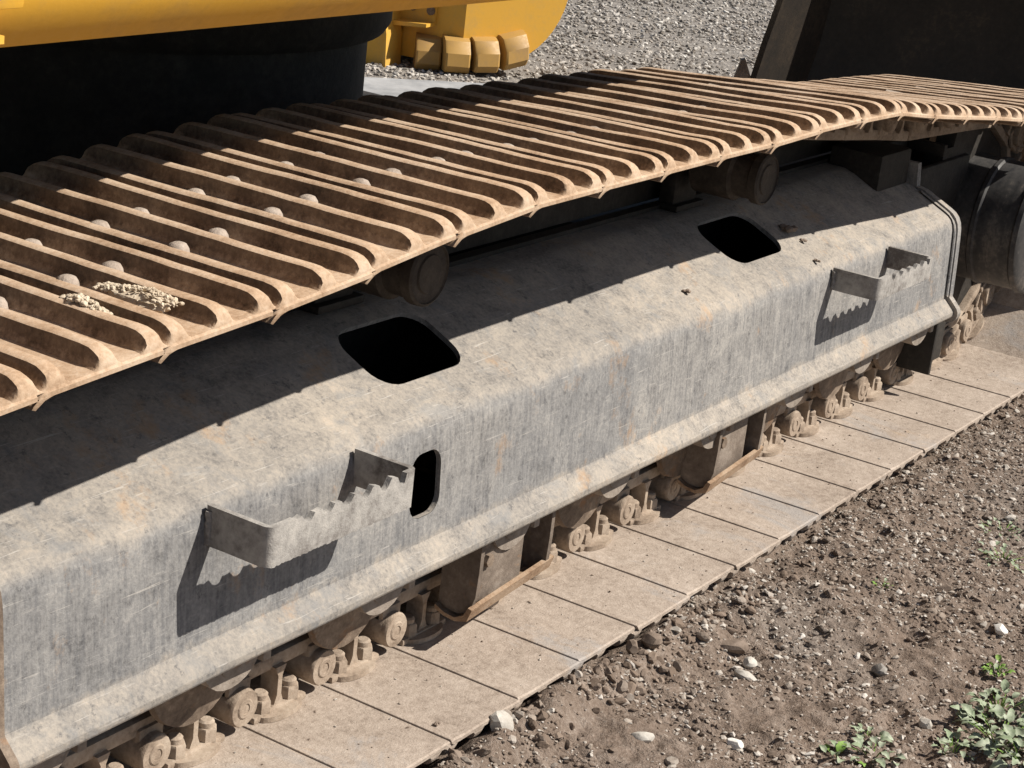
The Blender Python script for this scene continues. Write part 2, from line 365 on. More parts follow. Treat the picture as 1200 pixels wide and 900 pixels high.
pin = G().lathe((0, 0, 0), [(.004, .0165), (-.0016, .0165), (-.003, .0145), (-.003, .009), (-.0015, .0085), (-.0015, .0001)], 18, 'y'); pin_me = pin.mesh("track_pin", M['chain'], 35)
lproto = link("track_link", link_me, EX)
for s in (.083, .151): link("link_nut", nut_me, lproto, (s, .258, -.011), (0, 0, random.random()))
link("track_pin", pin_me, lproto, (.022, .237, -.045))

tips = [(-0.8971, .7416), (-.7076, .7545), (-.5178, .7648), (-.3286, .7808), (-.1400, .8010), (.0496, .8150), (.2396, .8172), (.4296, .8180), (.6196, .8195), (.8095, .8200), (.9995, .8242), (1.1894, .8245), (1.3793, .8208), (1.5675, .7960), (1.7565, .7747), (1.9452, .7545)]
top = [(x, z + .0105) for x, z in tips]
top += [(2.1340, .7420), (2.3240, .7335), (2.5135, .7250)]
path = [(i * P, 0.) for i in range(14, -7, -1)]                     # bottom run, travelling to -x
left = [(-1.315 + .36 * math.cos(R(a)), .36 + .36 * math.sin(R(a))) for a in (-121, -151.5, 178, 147.5, 117)]
right = [(2.675 + .36 * math.cos(R(a)), .36 + .36 * math.sin(R(a))) for a in (78, 47.5, 17, -13.5, -44, -72)]
pre = [(-1.277, .722), (-1.087, .7385)]
loop = path + left + pre + top + right
n_low = len(path) - 1
for i in range(len(loop)):
    a, b = loop[i], loop[(i + 1) % len(loop)]
    th = -math.atan2(b[1] - a[1], b[0] - a[0])
    loc = Vector((a[0], 0, a[1])) - Vector(EX.location); rot = (0, th, 0)
    if i == 0: o, l_ = proto, lproto; o.location = loc; o.rotation_euler = rot; l_.location = loc; l_.rotation_euler = rot
    else: o = copy_tree(proto, EX, loc, rot); l_ = copy_tree(lproto, EX, loc, rot)
for o in [o for o in EX.children if o.name.startswith("track_shoe")]:
    g_ = [k for k in o.children if k.name.startswith("grouser")]
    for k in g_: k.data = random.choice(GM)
    if abs(o.rotation_euler.y) > 2.0 or o.location.z < .3:
        o.data = shoe_low_me
        for k in g_: k.data = random.choice(GB)
    o.location.y += random.uniform(-.003, .003); o.rotation_euler.z = random.uniform(-.003, .003)
    xw = o.location.x + EX.location.x
    if o.location.z > .6: o.rotation_euler.x = -.043 * min(max((xw + .5) / 1.7, 0), 1.1) ** 1.5 / .60

# --- track frame: a folded plate unrolled as (x, u), with rounded openings, then closed behind
from mathutils.geometry import delaunay_2d_cdt
prof_f = [(.128, .219), (.119, .2215), (.1145, .2245), (.1122, .2285), (.1116, .2335), (.1122, .2380), (.1150, .2425), (.1260, .2535), (.1360, .2632), (.1383, .2670), (.1392, .276), (.1425, .335), (.1455, .385), (.1480, .420),
          (.1497, .436), (.1530, .450), (.1590, .4605), (.1670, .4680), (.1770, .4735), (.20, .4845), (.245, .506), (.30, .532), (.35, .556), (.372, .5635), (.385, .565), (.43, .565)]
us = [0.]
for a, b in zip(prof_f, prof_f[1:]): us.append(us[-1] + math.hypot(b[0] - a[0], b[1] - a[1]))
def fold(u, off=0.):
    u = min(max(u, 0.), us[-1])
    for k in range(len(us) - 1):
        if u <= us[k + 1] + 1e-9:
            t = (u - us[k]) / (us[k + 1] - us[k]); a, b = prof_f[k], prof_f[k + 1]
            y, z = a[0] + (b[0] - a[0]) * t, a[1] + (b[1] - a[1]) * t
            d = Vector((b[0] - a[0], b[1] - a[1])).normalized(); return (y + d.y * off, z - d.x * off)   # inwards for positive off
    return prof_f[-1]
def u_of(y=None, z=None):
    best = min((abs((fold(u)[0] - y) if y is not None else 0) + abs((fold(u)[1] - z) if z is not None else 0), u) for u in np.linspace(0, us[-1], 1200)); return best[1]
FX0, FX1 = -.79, 2.262
def rrect(x0, x1, u0, u1, r, skew=0., n=6):
    pts = []
    for cx, cy, a in ((x1 - r, u1 - r, 0), (x0 + r, u1 - r, 90), (x0 + r, u0 + r, 180), (x1 - r, u0 + r, 270)):
        for k in range(n + 1):
            t = R(a + 90 * k / n); px, py = cx + r * math.cos(t), cy + r * math.sin(t); pts.append((px + skew * (py - u0), py))
    return pts
s0, s1 = u_of(.223, .4955), u_of(.343, .5525)
holes = [rrect(.052, .280, s0, s1, .045, -.0), rrect(1.232, 1.462, s0, s1, .045, 0.), rrect(.028, .108, u_of(None, .309), u_of(None, .413), .028, 0.)]
def frame_plate():
    pts, edges = [], []
    xs = list(np.linspace(FX0, FX1, 62))
    def inside(x, u, pad=.010):
        for h in holes:
            hx = [p[0] for p in h]; hu = [p[1] for p in h]
            if min(hx) - pad < x < max(hx) + pad and min(hu) - pad < u < max(hu) + pad: return True
        return False
    for u in us:
        row = []
        for x in xs:
            edge = x in (xs[0], xs[-1]) or u in (us[0], us[-1])
            if edge or not inside(x, u): row.append(len(pts)); pts.append((x, u))
    idx = {p: i for i, p in enumerate(pts)}
    for a, b in (((xs[0], us[0]), (xs[-1], us[0])), ((xs[-1], us[0]), (xs[-1], us[-1])), ((xs[-1], us[-1]), (xs[0], us[-1])), ((xs[0], us[-1]), (xs[0], us[0]))):
        edges.append((idx[a], idx[b]))
    for h in holes:
        o = len(pts); pts.extend(h); edges += [(o + k, o + (k + 1) % len(h)) for k in range(len(h))]
    v, e, f, *_ = delaunay_2d_cdt([Vector(p) for p in pts], edges, [], 0, 1e-6)
    def in_poly(p, h):
        c = False
        for k in range(len(h)):
            (x1, y1), (x2, y2) = h[k], h[k - 1]
            if (y1 > p[1]) != (y2 > p[1]) and p[0] < (x2 - x1) * (p[1] - y1) / (y2 - y1) + x1: c = not c
        return c
    keep = [q for q in f if not any(in_poly((sum(v[k].x for k in q) / 3, sum(v[k].y for k in q) / 3), h) for h in holes)]
    g = G(); vs = []
    for p in v:
        y, z = fold(p.y)
        w_ = .0022 * (float(vnoise(np.array(p.x * 5), np.array(p.y * 6), 9)) - .5)
        vs.append((p.x, y + w_, z + w_ * .6))
    g.add(vs, keep)
    for h in holes:                                                 # thickness of the plate round each opening
        g.loft([[(x, *fold(u)) for x, u in h], [(x, *fold(u, .002)) for x, u in h], [(x, *fold(u, .009)) for x, u in h]], caps=False)
    g.add([(FX0, .128, .219), (FX1, .128, .219), (FX1, .128, .232), (FX0, .128, .232)], [(0, 1, 2, 3)])
    me = bpy.data.meshes.new("track_frame"); me.from_pydata(g.v, [], g.f); me.materials.append(M['frame'])
    me.polygons.foreach_set("use_smooth", [True] * len(me.polygons)); me.set_sharp_from_angle(angle=R(20))
    return me
FR = part(link("track_frame", frame_plate()))
def fpart(g, name, mt, ang=40):
    o = g.obj(name, mt, FR, ang); return o                         # FR sits at the world origin
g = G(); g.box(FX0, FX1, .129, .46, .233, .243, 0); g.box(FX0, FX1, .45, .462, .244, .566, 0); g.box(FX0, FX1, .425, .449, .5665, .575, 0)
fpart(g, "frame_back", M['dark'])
def end_plate(x0, x1, off, zt):
    pr = [fold(u, -off) for u in us if fold(u)[0] < .262]
    pr = pr + [(.262, pr[-1][1] + .004), (.268, zt), (.44, zt), (.44, .222)]
    return G().prism(pr, x0, x1, 'x')
fpart(end_plate(2.250, 2.272, .010, .575), "end_flange", M['frame'])
fpart(end_plate(-.803, -.789, .001, .564), "end_plate", M['roller'])
# weld bead just inside the end flange
bead = [fold(u, -.004) for u in us if fold(u)[0] < .26 and fold(u)[1] > .27]
g = G(); g.loft([[(2.246 + .006 * math.cos(a), y + .006 * math.sin(a) * .6, z + .006 * math.sin(a) * .6) for a in np.linspace(0, 2 * math.pi, 9)[:-1]] for y, z in bead])
fpart(g, "weld_bead", M['frame'])
g = G(); g.prism([(-.79, .577), (2.24, .577), (2.24, .675), (2.0, .70), (1.62, .745), (1.40, .775), (.1, .77), (-.3, .735), (-.79, .705)], .456, .470); fpart(g, "gap_blocker", M['dark'])  # added dark plate that stops light and view through the gap behind
# box housing and brackets at the idler end
g = G(); g.box(2.06, 2.245, .285, .42, .515, .612, .012); fpart(g, "adjuster_housing", M['dark'])
g = G(); g.box(2.273, 2.60, .262, .28, .30, .56, .01); g.box(2.30, 2.58, .37, .40, .25, .60, .01); g.box(2.31, 2.33, .282, .369, .30, .52, .004); g.box(2.42, 2.44, .27, .37, .57, .60, .004)
fpart(g, "idler_yoke", M['dark'])
# --- the two steps: bent strap with a toothed top edge
def step(xa, L, zt, zb, seed):
    rr = random.Random(seed); g = G(); D = .104; t = .009; y0 = .150; yf = y0 - D - .004; rad = .014
    def strap(path, tops, bots):
        rings = []
        for k, (x, y) in enumerate(path):
            a = path[max(k - 1, 0)]; b = path[min(k + 1, len(path) - 1)]; d = Vector((b[0] - a[0], b[1] - a[1])).normalized(); n_ = Vector((-d.y, d.x)) * t
            rings.append([(x, y, bots[k]), (x + n_.x, y + n_.y, bots[k]), (x + n_.x, y + n_.y, tops[k]), (x, y, tops[k])])
        g.loft(rings)
    path = [(xa, y0), (xa, (y0 + yf) / 2 + .02), (xa, yf + rad)]; path += [(xa + rad - rad * math.cos(R(a)), yf + rad - rad * math.sin(R(a))) for a in (22.5, 45, 67.5)]
    n0 = len(path); xs = np.linspace(xa + rad, xa + L - rad, 85); path += [(x, yf) for x in xs]; n1 = len(path)
    path += [(xa + L - rad + rad * math.sin(R(a)), yf + rad - rad * math.cos(R(a))) for a in (22.5, 45, 67.5)] + [(xa + L, yf + rad), (xa + L, (y0 + yf) / 2), (xa + L, y0)]
    tops, bots = [], []
    for k, (x, y) in enumerate(path):
        zz = zt; bots.append(zb + .0012 * rr.uniform(-1, 1))
        if n0 <= k < n1:
            f = (x - xa - rad) / (L - 2 * rad); ph = (f * 7.0) % 1.0
            if f > .13: zz = zt - .0135 * math.sqrt(max(0, 1 - ((ph - .5) / .27) ** 2)) - .0025 * math.sin(f * 40 + seed)
            if f > .95: zz = zt
        tops.append(zz)
    strap(path, tops, bots)
    o = g.obj("step", M['step'], FR, 50)
    for x in (xa, xa + L):                                           # weld fillets where the strap meets the frame
        w_ = G(); n_ = 14
        w_.loft([[(x + .0055 * (1 + .25 * rr.uniform(-1, 1)) * math.cos(a), y0 - .004 + .0050 * (1 + .25 * rr.uniform(-1, 1)) * math.sin(a), zb + .003 + (zt - zb - .010) * k / n_) for a in np.linspace(0, 2 * math.pi, 8)[:-1]] for k in range(n_ + 1)])
        w_.obj("weld_bead", M['step'], FR, 60)
    return o
step(-.432, .326, .463, .406, 3)
step(1.545, .305, .459, .412, 4)

# --- rollers
def track_roller(x):
    g = G(); z = .170
    g.lathe((x, .30, z), [(-.085, .050), (-.082, .062), (-.078, .092), (-.066, .094), (-.060, .080), (-.056, .074), (.056, .074), (.060, .080), (.066, .094), (.078, .092), (.085, .05)], 28)
    o = part(g.obj("track_roller", M['roller'], None, 40))
    for sg in (1, -1):
        y0 = .158 if sg > 0 else .395
        pr = [(x - .060, .2315), (x - .060, .214)] + [(x + .060 * math.cos(R(a)), .208 + .050 * math.sin(R(a))) for a in range(190, 351, 16)] + [(x + .060, .214), (x + .060, .2315)]
        c_ = G().prism(pr, y0, y0 + .050)
        c_.box(x + .063, x + .080, y0 - .004, y0 + .045, .178, .2315, .002)
        q = c_.obj("roller_collar", M['collar'], o, 35); q.location = Vector((0, 0, 0))
        pl = G().lathe((x - .004, y0 - .003, .200), [(0, .012), (.001, .022), (.005, .023)], 18); pl.obj("collar_plug", M['collar'], o, 35)
    return o
for x in (-.71, -.345, .005, .37, .715, 1.10, 1.475, 1.835, 2.17): track_roller(x)
def carrier(x):
    g = G(); z = .664
    g.lathe((x, .222, z), [(0, .001), (.0, .030), (.003, .032), (.003, .046), (0, .048), (.003, .0525), (.02, .0525), (.024, .046), (.06, .046), (.065, .056), (.15, .056), (.155, .05)], 32)
    o = part(g.obj("carrier_roller", M['carrier'], None, 40))
    b = G().box(x - .05, x + .05, .40, .437, .57, .70, .008); b.lathe((x, .37, z), [(0, .03), (.06, .03)], 16); b.box(x - .06, x + .06, .385, .439, .5665, .580, .003)
    b.obj("roller_bracket", M['dark'], o)
carrier(.140); carrier(1.306)
# --- track guards under the frame
def guard(x0, x1, lab=None):
    g = G(); g.box(x0 + .011, x0 + .158, .164, .173, .082, .2165, .002); g.box(x0 + .159, x1 + .08, .222, .231, .075, .218, .002)
    o = part(g.obj("track_guard", M['guard'], None, 40))
    for x in (x0, x1):
        pr = [(.148, .2165), (.2215, .2165), (.2215, .075), (.205, .066), (.182, .064), (.166, .070), (.156, .084), (.150, .104), (.148, .15)]
        q = G().prism(pr, x, x + .010, 'x'); q.obj("guard_gusset", M['guard'], o, 30)
    rings = []
    for k, f in enumerate(np.linspace(0, 1, 8)):
        x = x0 - .010 + (x1 - x0 + .035) * f; lift = .022 * f
        rings.append([(x, .222, .072 + lift), (x, .203, .063 + lift), (x, .181, .0605 + lift), (x, .164, .070 + lift), (x, .156, .086 + lift), (x, .148, .084 + lift), (x, .156, .061 + lift), (x, .180, .054 + lift), (x, .204, .0565 + lift), (x, .222, .064 + lift)])
    G().loft(rings).obj("guard_lip", M['rust'], o, 40)
    b = G(); b.lathe((x0 + .045, .156, .155), [(0, .012), (.0075, .012)], 6); b.obj("guard_bolt", M['roller'], o, 30)
guard(.262, .480); guard(1.108, 1.305)
g = G(); g.box(2.262, 2.276, .150, .30, .062, .30, .004); g.box(2.277, 2.44, .190, .200, .062, .20, .004)
part(g.obj("track_guard", M['dark'], None)); 
# --- idler / sprocket end
SX, SZ = 2.690, .385
g = G(); g.lathe((SX, .07, SZ), [(.0, .001), (.0, .125), (.003, .140), (.004, .158), (.010, .166), (.022, .168), (.028, .163), (.12, .163), (.125, .168), (.135, .168), (.14, .163), (.21, .163)], 64)
part(g.obj("drive_housing", M['drum'], None, 35))
g = G(); seg = 42; ring = []
for k in range(seg): 
    a = 2 * math.pi * k / seg; r = .335 if k % 2 == 0 else .29; ring.append((2.675 + r * math.cos(a), .36 + r * math.sin(a)))
g.prism(ring, .275, .325); part(g.obj("sprocket", M['dark'], None, 30))
g = G(); g.lathe((-1.315, .25, .36), [(0, .05), (0, .2), (.005, .25), (.012, .262), (.02, .262), (.025, .27), (.075, .27), (.08, .262), (.088, .262), (.1, .2), (.1, .05)], 48); part(g.obj("idler_wheel", M['roller'], None, 35))
g = G(); g.box(-1.36, -.80, .20, .235, .30, .43, .006); g.box(-1.36, -.80, .365, .40, .30, .43, .006); part(g.obj("idler_fork", M['dark'], None))
# --- swing ring, carbody, the house above
g = G(); g.lathe((.7, 1.5, 0), [(.55, .50), (.55, .566), (.845, .566), (.845, .60), (.865, .612), (1.075, .612), (1.075, .4)], 72, 'z'); part(g.obj("swing_ring", M['dark'], None, 40))
g = G(); g.box(.15, 1.25, .95, 2.05, .35, .549, .02); g.box(-.55, .25, .47, 2.55, .28, .55, .02); g.box(1.05, 1.75, .47, 2.55, .28, .55, .02); part(g.obj("carbody", M['dark'], None))
hp = [(.245, 1.070), (.228, 1.088), (.212, 1.108), (.203, 1.128), (.200, 1.15), (.200, 1.75), (2.80, 1.75), (2.80, 1.10), (2.78, 1.10), (.285, 1.10), (.262, 1.074)]
g = G().prism(hp, -1.75, 1.30, 'x'); part(g.obj("house_body", M['yellow'], None, 45))
g = G(); g.box(-1.74, 1.29, .292, 2.77, 1.080, 1.098, .003); part(g.obj("belly_plate", M['black'], None))
# latch bracket on the skirt, top left
g = G(); lx = -.72
g.box(lx - .10, lx - .045, .170, .198, 1.128, 1.26, .006)
part(g.obj("door_hinge", M['yellow'], None))
g = G(); pth = [(lx - .115, .178, 1.125), (lx - .108, .186, 1.105), (lx - .09, .190, 1.092), (lx - .055, .196, 1.090)]
g.loft([[(x, y - .006, z - .003), (x, y + .02, z - .003), (x, y + .02, z + .006), (x, y - .006, z + .006)] for x, y, z in pth]); part(g.obj("skirt_clip", M['yellow_old'], None))
# --- the second track, far side, mostly hidden in the dark under the house
g = G(); g.box(-1.3, 2.35, 2.45, 3.0, -.04, .03, .01); g.box(-.8, 2.0, 2.55, 2.9, .22, .58, .02); g.box(-1.3, 2.35, 2.45, 3.0, .70, .76, .01)
g.lathe((-1.3, 2.5, .36), [(0, .36), (.45, .36)], 32); g.lathe((2.35, 2.5, .36), [(0, .36), (.45, .36)], 32); part(g.obj("far_track", M['dark'], None))

# ------------------------------------------------------------------ things behind
rt = Vector((.5506, -.8348, 0)); fw = Vector((.8348, .5506, 0))     # ground directions: along the yard to the right, and away
# yellow bucket with blocky teeth
by = empty("yellow_bucket", (5.10, 3.53, -.05), "yellow steel bucket with four blocky teeth resting on the gravel behind", "bucket")
def wall_pt(a, side, d=0.):                                          # a metres from the nose along a wall turned away from the viewer
    ang = R(24); dr = (rt * math.cos(ang) + fw * math.sin(ang)) if side > 0 else (-rt * math.cos(ang) + fw * math.sin(ang))
    n_ = (rt * math.sin(ang) - fw * math.cos(ang)) if side > 0 else (-rt * math.sin(ang) - fw * math.cos(ang))
    return dr * a + n_ * d
def wall(side, poly, t):                                             # poly of (a, z)
    return [[tuple(wall_pt(a, side, 0) + Vector((0, 0, z))) for a, z in poly], [tuple(wall_pt(a, side, -t) + Vector((0, 0, z))) for a, z in poly]]
arcp = [(.0, .03)] + [(.14 + .36 * math.sin(R(a)), .42 - .38 * math.cos(R(a))) for a in range(0, 96, 8)] + [(.5, .9), (0, .9)]
G().loft(wall(1, arcp, .25)).obj("side_plate", M['yellow_old'], by, 30)
G().loft(wall(-1, [(.002, .03), (.46, .03), (.46, .9), (.002, .9)], .25)).obj("back_plate", M['yellow_old'], by, 30)
def tooth(side, a, z, tilt, yaw):
    w_ = .056; pr = [(-.05, .0), (.085, .0), (.105, .03), (.098, .085), (.055, .135), (.02, .146), (-.05, .146)]
    def pt(u, d, q):
        p = wall_pt(a, side, 0) + (rt * math.cos(yaw) + fw * math.sin(yaw)) * u + (rt * math.sin(yaw) - fw * math.cos(yaw)) * d
        return (p.x, p.y, z + q + tilt * u)
    rings = [[pt(u, d * k, q * (1 - (1 - k) * .15) + (1 - k) * .01) for d, q in pr] for u, k in ((-w_, .94), (-w_ * .86, 1), (w_ * .86, 1), (w_, .94))]
    return G().loft(rings).obj("tooth", M['tooth'], by, 30)
tooth(-1, .17, .0, 0, R(6)); tooth(-1, .035, .012, 0, R(12)); tooth(1, .095, .022, .04, R(20)); tooth(1, .225, .048, .25, R(28))
g = G(); g.loft(wall(-1, [(.30, .145), (.55, .130), (.55, .155), (.30, .175)], .02))
for a0, a1, z0, z1, d0, d1 in ((.14, .50, .19, .205, 0, .10), (.14, .50, .206, .33, 0, .02), (.14, .48, .331, .345, 0, .08)):
    g.loft([[tuple(wall_pt(a, -1, d) + Vector((0, 0, z))) for a, z in ((a0, z0), (a1, z0 - .03), (a1, z1 - .02), (a0, z1))] for d in (d0 + .001, d1)])
g.obj("bolt_bracket", M['yellow_old'], by, 25)
for a, z in ((.16, .255), (.25, .262), (.36, .27)):
    c_ = wall_pt(a, -1, .021) + Vector((0, 0, z)); c2 = wall_pt(a, -1, .029) + Vector((0, 0, z)); rr_ = .02
    e1 = wall_pt(1, -1) - wall_pt(0, -1)
    G().loft([[tuple(c + e1 * rr_ * math.cos(t) + Vector((0, 0, rr_ * math.sin(t)))) for t in np.linspace(0, 6.283, 13)[:-1]] for c in (c_, c2)]).obj("bracket_bolt", M['roller'], by, 30)
g = G(); g.loft([[tuple(wall_pt(a, -1, d) + Vector((0, 0, z))) for a, z in ((.305, -.01), (.49, -.02), (.49, .17), (.305, .185))] for d in (.03, .16)]); g.obj("corner_shoe", M['yellow_old'], by, 25)
g = G(); g.loft([[tuple(wall_pt(a, -1, d) + Vector((0, 0, z))) for a, z in ((.287, -.03), (.302, -.03), (.312, .13), (.335, .245), (.32, .25), (.297, .14))] for d in (.02, .17)]); g.obj("wear_edge", M['yellow_old'], by, 25)

# big dark bucket standing on the gravel at the right
bb = empty("dark_bucket", (4.2, 1.0, -.05), "large black steel digging bucket standing on the ground past the end of the track", "bucket")
o0 = Vector((3.85, 1.505, -.05)) - Vector((4.2, 1.0, -.05)); W_ = 1.35
def bpt(a, d, z): return tuple(o0 + rt * a + fw * d + Vector((0, 0, z)))
shell = [(.10, -.02), (.17, .10), (.23, .24), (.27, .40), (.28, .56), (.26, .72), (.21, .88), (.12, 1.03)]
rings = []
for k, (d, z) in enumerate(shell):
    a = shell[max(k - 1, 0)]; b = shell[min(k + 1, len(shell) - 1)]; t_ = Vector((b[0] - a[0], b[1] - a[1])).normalized()
    d2, z2 = d + t_.y * .03, z - t_.x * .03
    l_ = .004 + .17 * (z - .47) + .7 * (d + .04); l2 = .004 + .17 * (z2 - .47) + .7 * (d2 + .04)
    rings.append([bpt(l_, d, z), bpt(W_ - .021, d, z), bpt(W_ - .021, d2, z2), bpt(l2, d2, z2)])
G().loft(rings).obj("bucket_shell", M['black'], bb, 40)
for a0 in (0, W_ - .02):
    sp = [(-.05, .0), (-.06, .30), (-.06, .6), (-.04, .9), (.06, 1.04)] + [(d, z) for d, z in shell[::-1]]
    lean = [.17 * (z - .47) + .7 * (d + .04) if a0 == 0 else 0 for d, z in sp]
    G().loft([[bpt(a0 + l_, d, z) for (d, z), l_ in zip(sp, lean)], [bpt(a0 + .02 + l_, d, z) for (d, z), l_ in zip(sp, lean)]]).obj("side_plate", M['bucket_side'], bb, 40)
G().loft([[bpt(a, d, z) for d, z in ((.0, -.03), (.12, -.032), (.12, -.005), (-.03, -.012))] for a in (.03, W_ - .03)]).obj("cutting_edge", M['dark'], bb, 30)
def btooth(a):
    return G().loft([[bpt(a - q, d, z) for q, z in ((w_, z0), (-w_, z0), (-w_, z1), (w_, z1))] for d, w_, z0, z1 in ((.05, .06, -.03, .06), (-.08, .05, -.02, .045), (-.20, .032, -.012, .012))]).obj("tooth", M['roller'], bb, 30)
for a in (.10, .47, .84, 1.21, 1.6): btooth(a)
G().loft([[bpt(a, d, z) for a, z in ((-.085, .38), (.0, .38), (-.002, .46), (-.036, .535), (-.048, .53))] for d in (-.05, -.02)]).obj("side_cutter", M['roller'], bb, 30)

# pale concrete slab and the darker grey strip at the far edge of the yard
g = G(); A = Vector((3.75, 3.63, 0)); B_ = Vector((4.60, 2.97, 0)); dn = Vector((-.62, -.79, 0)).normalized() * .62
q = [A, B_, B_ + dn * .4, A + dn]
g.loft([[(p.x, p.y, z) for p in q] for z in (-.07, .042)] + [[((p.x - 4.1) * .985 + 4.1, (p.y - 3.15) * .985 + 3.15, .05) for p in q]])
tag(g.obj("concrete_slab", M['concrete'], None, 30), "flat pale grey concrete slab lying on the gravel below the yellow bucket", "slab")
g = G(); a = Vector((8.6, 4.62, 0)) + fw * .75; q = [a - rt * 9, a + rt * 12, a + rt * 12 + fw * 5, a - rt * 9 + fw * 5]
g.loft([[(p.x, p.y, z) for p in q] for z in (-.10, -.022)]); tag(g.obj("far_strip", M['strip_grey'], None, 30), kind='structure')

# ------------------------------------------------------------------ gravel, stones, clods
def ico(l):
    bm = bmesh.new(); bmesh.ops.create_icosphere(bm, subdivisions=l, radius=1); v = np.array([q.co[:] for q in bm.verts]); f = np.array([[q.index for q in t.verts] for t in bm.faces]); bm.free(); return v, f
def gravel(name, pts, rad, lvl, mt, flat=.62, seed=0, sink=.25, zfun=None):
    r_ = np.random.default_rng(seed); bv, bf = ico(lvl); n = len(pts); nv = len(bv)
    V = np.repeat(bv[None], n, 0)
    for _ in range(7):                                              # chip facets off each stone
        d = r_.normal(size=(n, 1, 3)); d /= np.linalg.norm(d, axis=2, keepdims=True); t = (V * d).sum(2, keepdims=True); lim = r_.uniform(.42, .8, (n, 1, 1))
        V = V - d * np.clip(t - lim, 0, None)
    V *= 1 + r_.uniform(-.08, .08, (n, nv, 1))
    V *= np.stack([r_.uniform(.75, 1.6, n), r_.uniform(.65, 1.05, n), r_.uniform(.4, .8, n) * flat / .62], 1)[:, None]
    a = r_.uniform(0, 6.28, n); c, s = np.cos(a)[:, None], np.sin(a)[:, None]; tl = r_.uniform(-.45, .45, n)[:, None]
    x, y, z = V[..., 0], V[..., 1], V[..., 2]; x, z = x * np.cos(tl) - z * np.sin(tl), x * np.sin(tl) + z * np.cos(tl)
    V = np.stack([x * c - y * s, x * s + y * c, z], 2) * rad[:, None, None]
    zz = (zfun or ground_z)(pts[:, 0], pts[:, 1]) + rad * (.5 - sink)
    V += np.stack([pts[:, 0], pts[:, 1], zz], 1)[:, None]
    F = (bf[None] + (np.arange(n) * nv)[:, None, None]).reshape(-1, 3)
    return tag(link(name, np_mesh(name, V.reshape(-1, 3), F, mt, False)), kind='stuff')
def near_pts(n, x0=-.1, x1=3.4, y0=-.95, y1=.075, seed=1, clump=.35):
    r_ = np.random.default_rng(seed); out = np.zeros((0, 2))
    while len(out) < n:
        p = np.stack([r_.uniform(x0, x1, n * 2), r_.uniform(y0, y1, n * 2)], 1)
        k = vnoise(p[:, 0] * 7, p[:, 1] * 7, 21) * .6 + vnoise(p[:, 0] * 22, p[:, 1] * 22, 22) * .4
        k = k + .18 * np.clip(p[:, 0] - .9, 0, 1.2)
        out = np.concatenate([out, p[k > clump + r_.uniform(-.2, .2, len(p))]])
    return out[:n]
def keep_off(p, r0): return p[(p[:, 1] < -.004 - r0) | (p[:, 0] > .7)]
n = 34000; pp = keep_off(near_pts(n, seed=1, clump=.34), 0); gravel("fine_gravel", pp, rng.uniform(.0016, .0045, len(pp)), 1, M['gravel'], seed=1, sink=.35)
n = 8500; pp = keep_off(near_pts(n, seed=2, clump=.42), 0); gravel("gravel", pp, .0040 + .0060 * rng.random(len(pp)) ** 1.8, 1, M['gravel'], seed=2, sink=.42)
n = 260; pp = keep_off(near_pts(n, seed=6, clump=.40), .01); gravel("pebbles", pp, .0085 + .006 * rng.random(len(pp)) ** 1.6, 2, M['gravel'], seed=6, sink=.5)
n = 1300; pp = keep_off(near_pts(n, seed=8, clump=.30), .0); gravel("soil_crumbs", pp, .004 + .009 * rng.random(len(pp)) ** 2, 2, M['soil'], seed=8, sink=.5, flat=.75)
n = 240; pb = near_pts(n, x1=1.2, y0=-.085, y1=-.002, seed=5, clump=.3); gravel("track_edge_clods", pb, .004 + .009 * rng.random(n) ** 2.2, 2, M['clods'], seed=5, flat=.8)
def far_pts(n, seed):
    r_ = np.random.default_rng(seed); d = r_.uniform(5.0, 13.5, n * 3); t = r_.uniform(-.26, .28, n * 3)
    fd = np.array(fw)[:2]; rd = np.array(rt)[:2]; p = np.array([-2.3, -1.43]) + d[:, None] * (fd + t[:, None] * rd)
    ok = (p[:, 1] > .75) & ~((p[:, 1] > 2.4) & (p[:, 1] < 3.05) & (p[:, 0] < 2.8)); return p[ok][:n]
pts = far_pts(42000, 11); gravel("yard_gravel", pts, np.random.default_rng(3).uniform(.006, .017, len(pts)), 1, M['gravel_far'], seed=11, sink=.2)
n = 420; r_ = np.random.default_rng(31); side = np.stack([r_.uniform(-.6, 2.9, n), r_.uniform(.01, .23, n)], 1)
gravel("dirt_crumbs", side, .0009 + .0022 * r_.random(n) ** 3, 1, M['gravel'], seed=31, zfun=lambda x, y: np.zeros_like(x) + .0002, sink=.1)

def rock(name, mt, xy, r, seed, sq, label, group=None, z=None, cat="stone"):
    zz = float(ground_z(xy[0], xy[1])) if z is None else z
    o = G().rock((0, 0, 0), r, seed, sq).obj(name, M[mt], None, 25, (xy[0], xy[1], zz + r * sq[2] * .55), (0, 0, random.uniform(0, 6)))
    return tag(o, label, cat, group)
rock("stone", 'pale_stone', (.118, -.012), .026, 5, (.9, .8, 1.15), "pale angular stone leaning on the outer edge of the lowest track shoe", z=-.030)
rock("stone", 'white_stone', (.412, -.284), .0145, 8, (1.15, .9, .62), "bright white flat stone lying on bare brown soil in the foreground")
rock("stone", 'white_stone', (1.168, -.461), .019, 12, (1.5, .8, .5), "long flat whitish stone at the right edge above the weeds")
rock("stone", 'pale_stone', (.70, -.165), .0155, 14, (1., .9, .8), "round pale stone on the rim of the dark hollow in the soil")
rock("stone", 'pale_stone', (.64, -.185), .017, 15, (1.4, .7, .6), "oblong pale stone at the lower end of the dark hollow in the soil")
rock("soil_clod", 'brown_stone', (.735, -.112), .024, 21, (1.3, .7, .62), "brown earth clod overhanging the dark hollow beside the track", cat="clod")
rock("soil_clod", 'brown_stone', (.575, -.028), .019, 22, (1.1, 1., .9), "dark crumbly clod against the shoe edge left of the hollow", cat="clod", z=-.025)
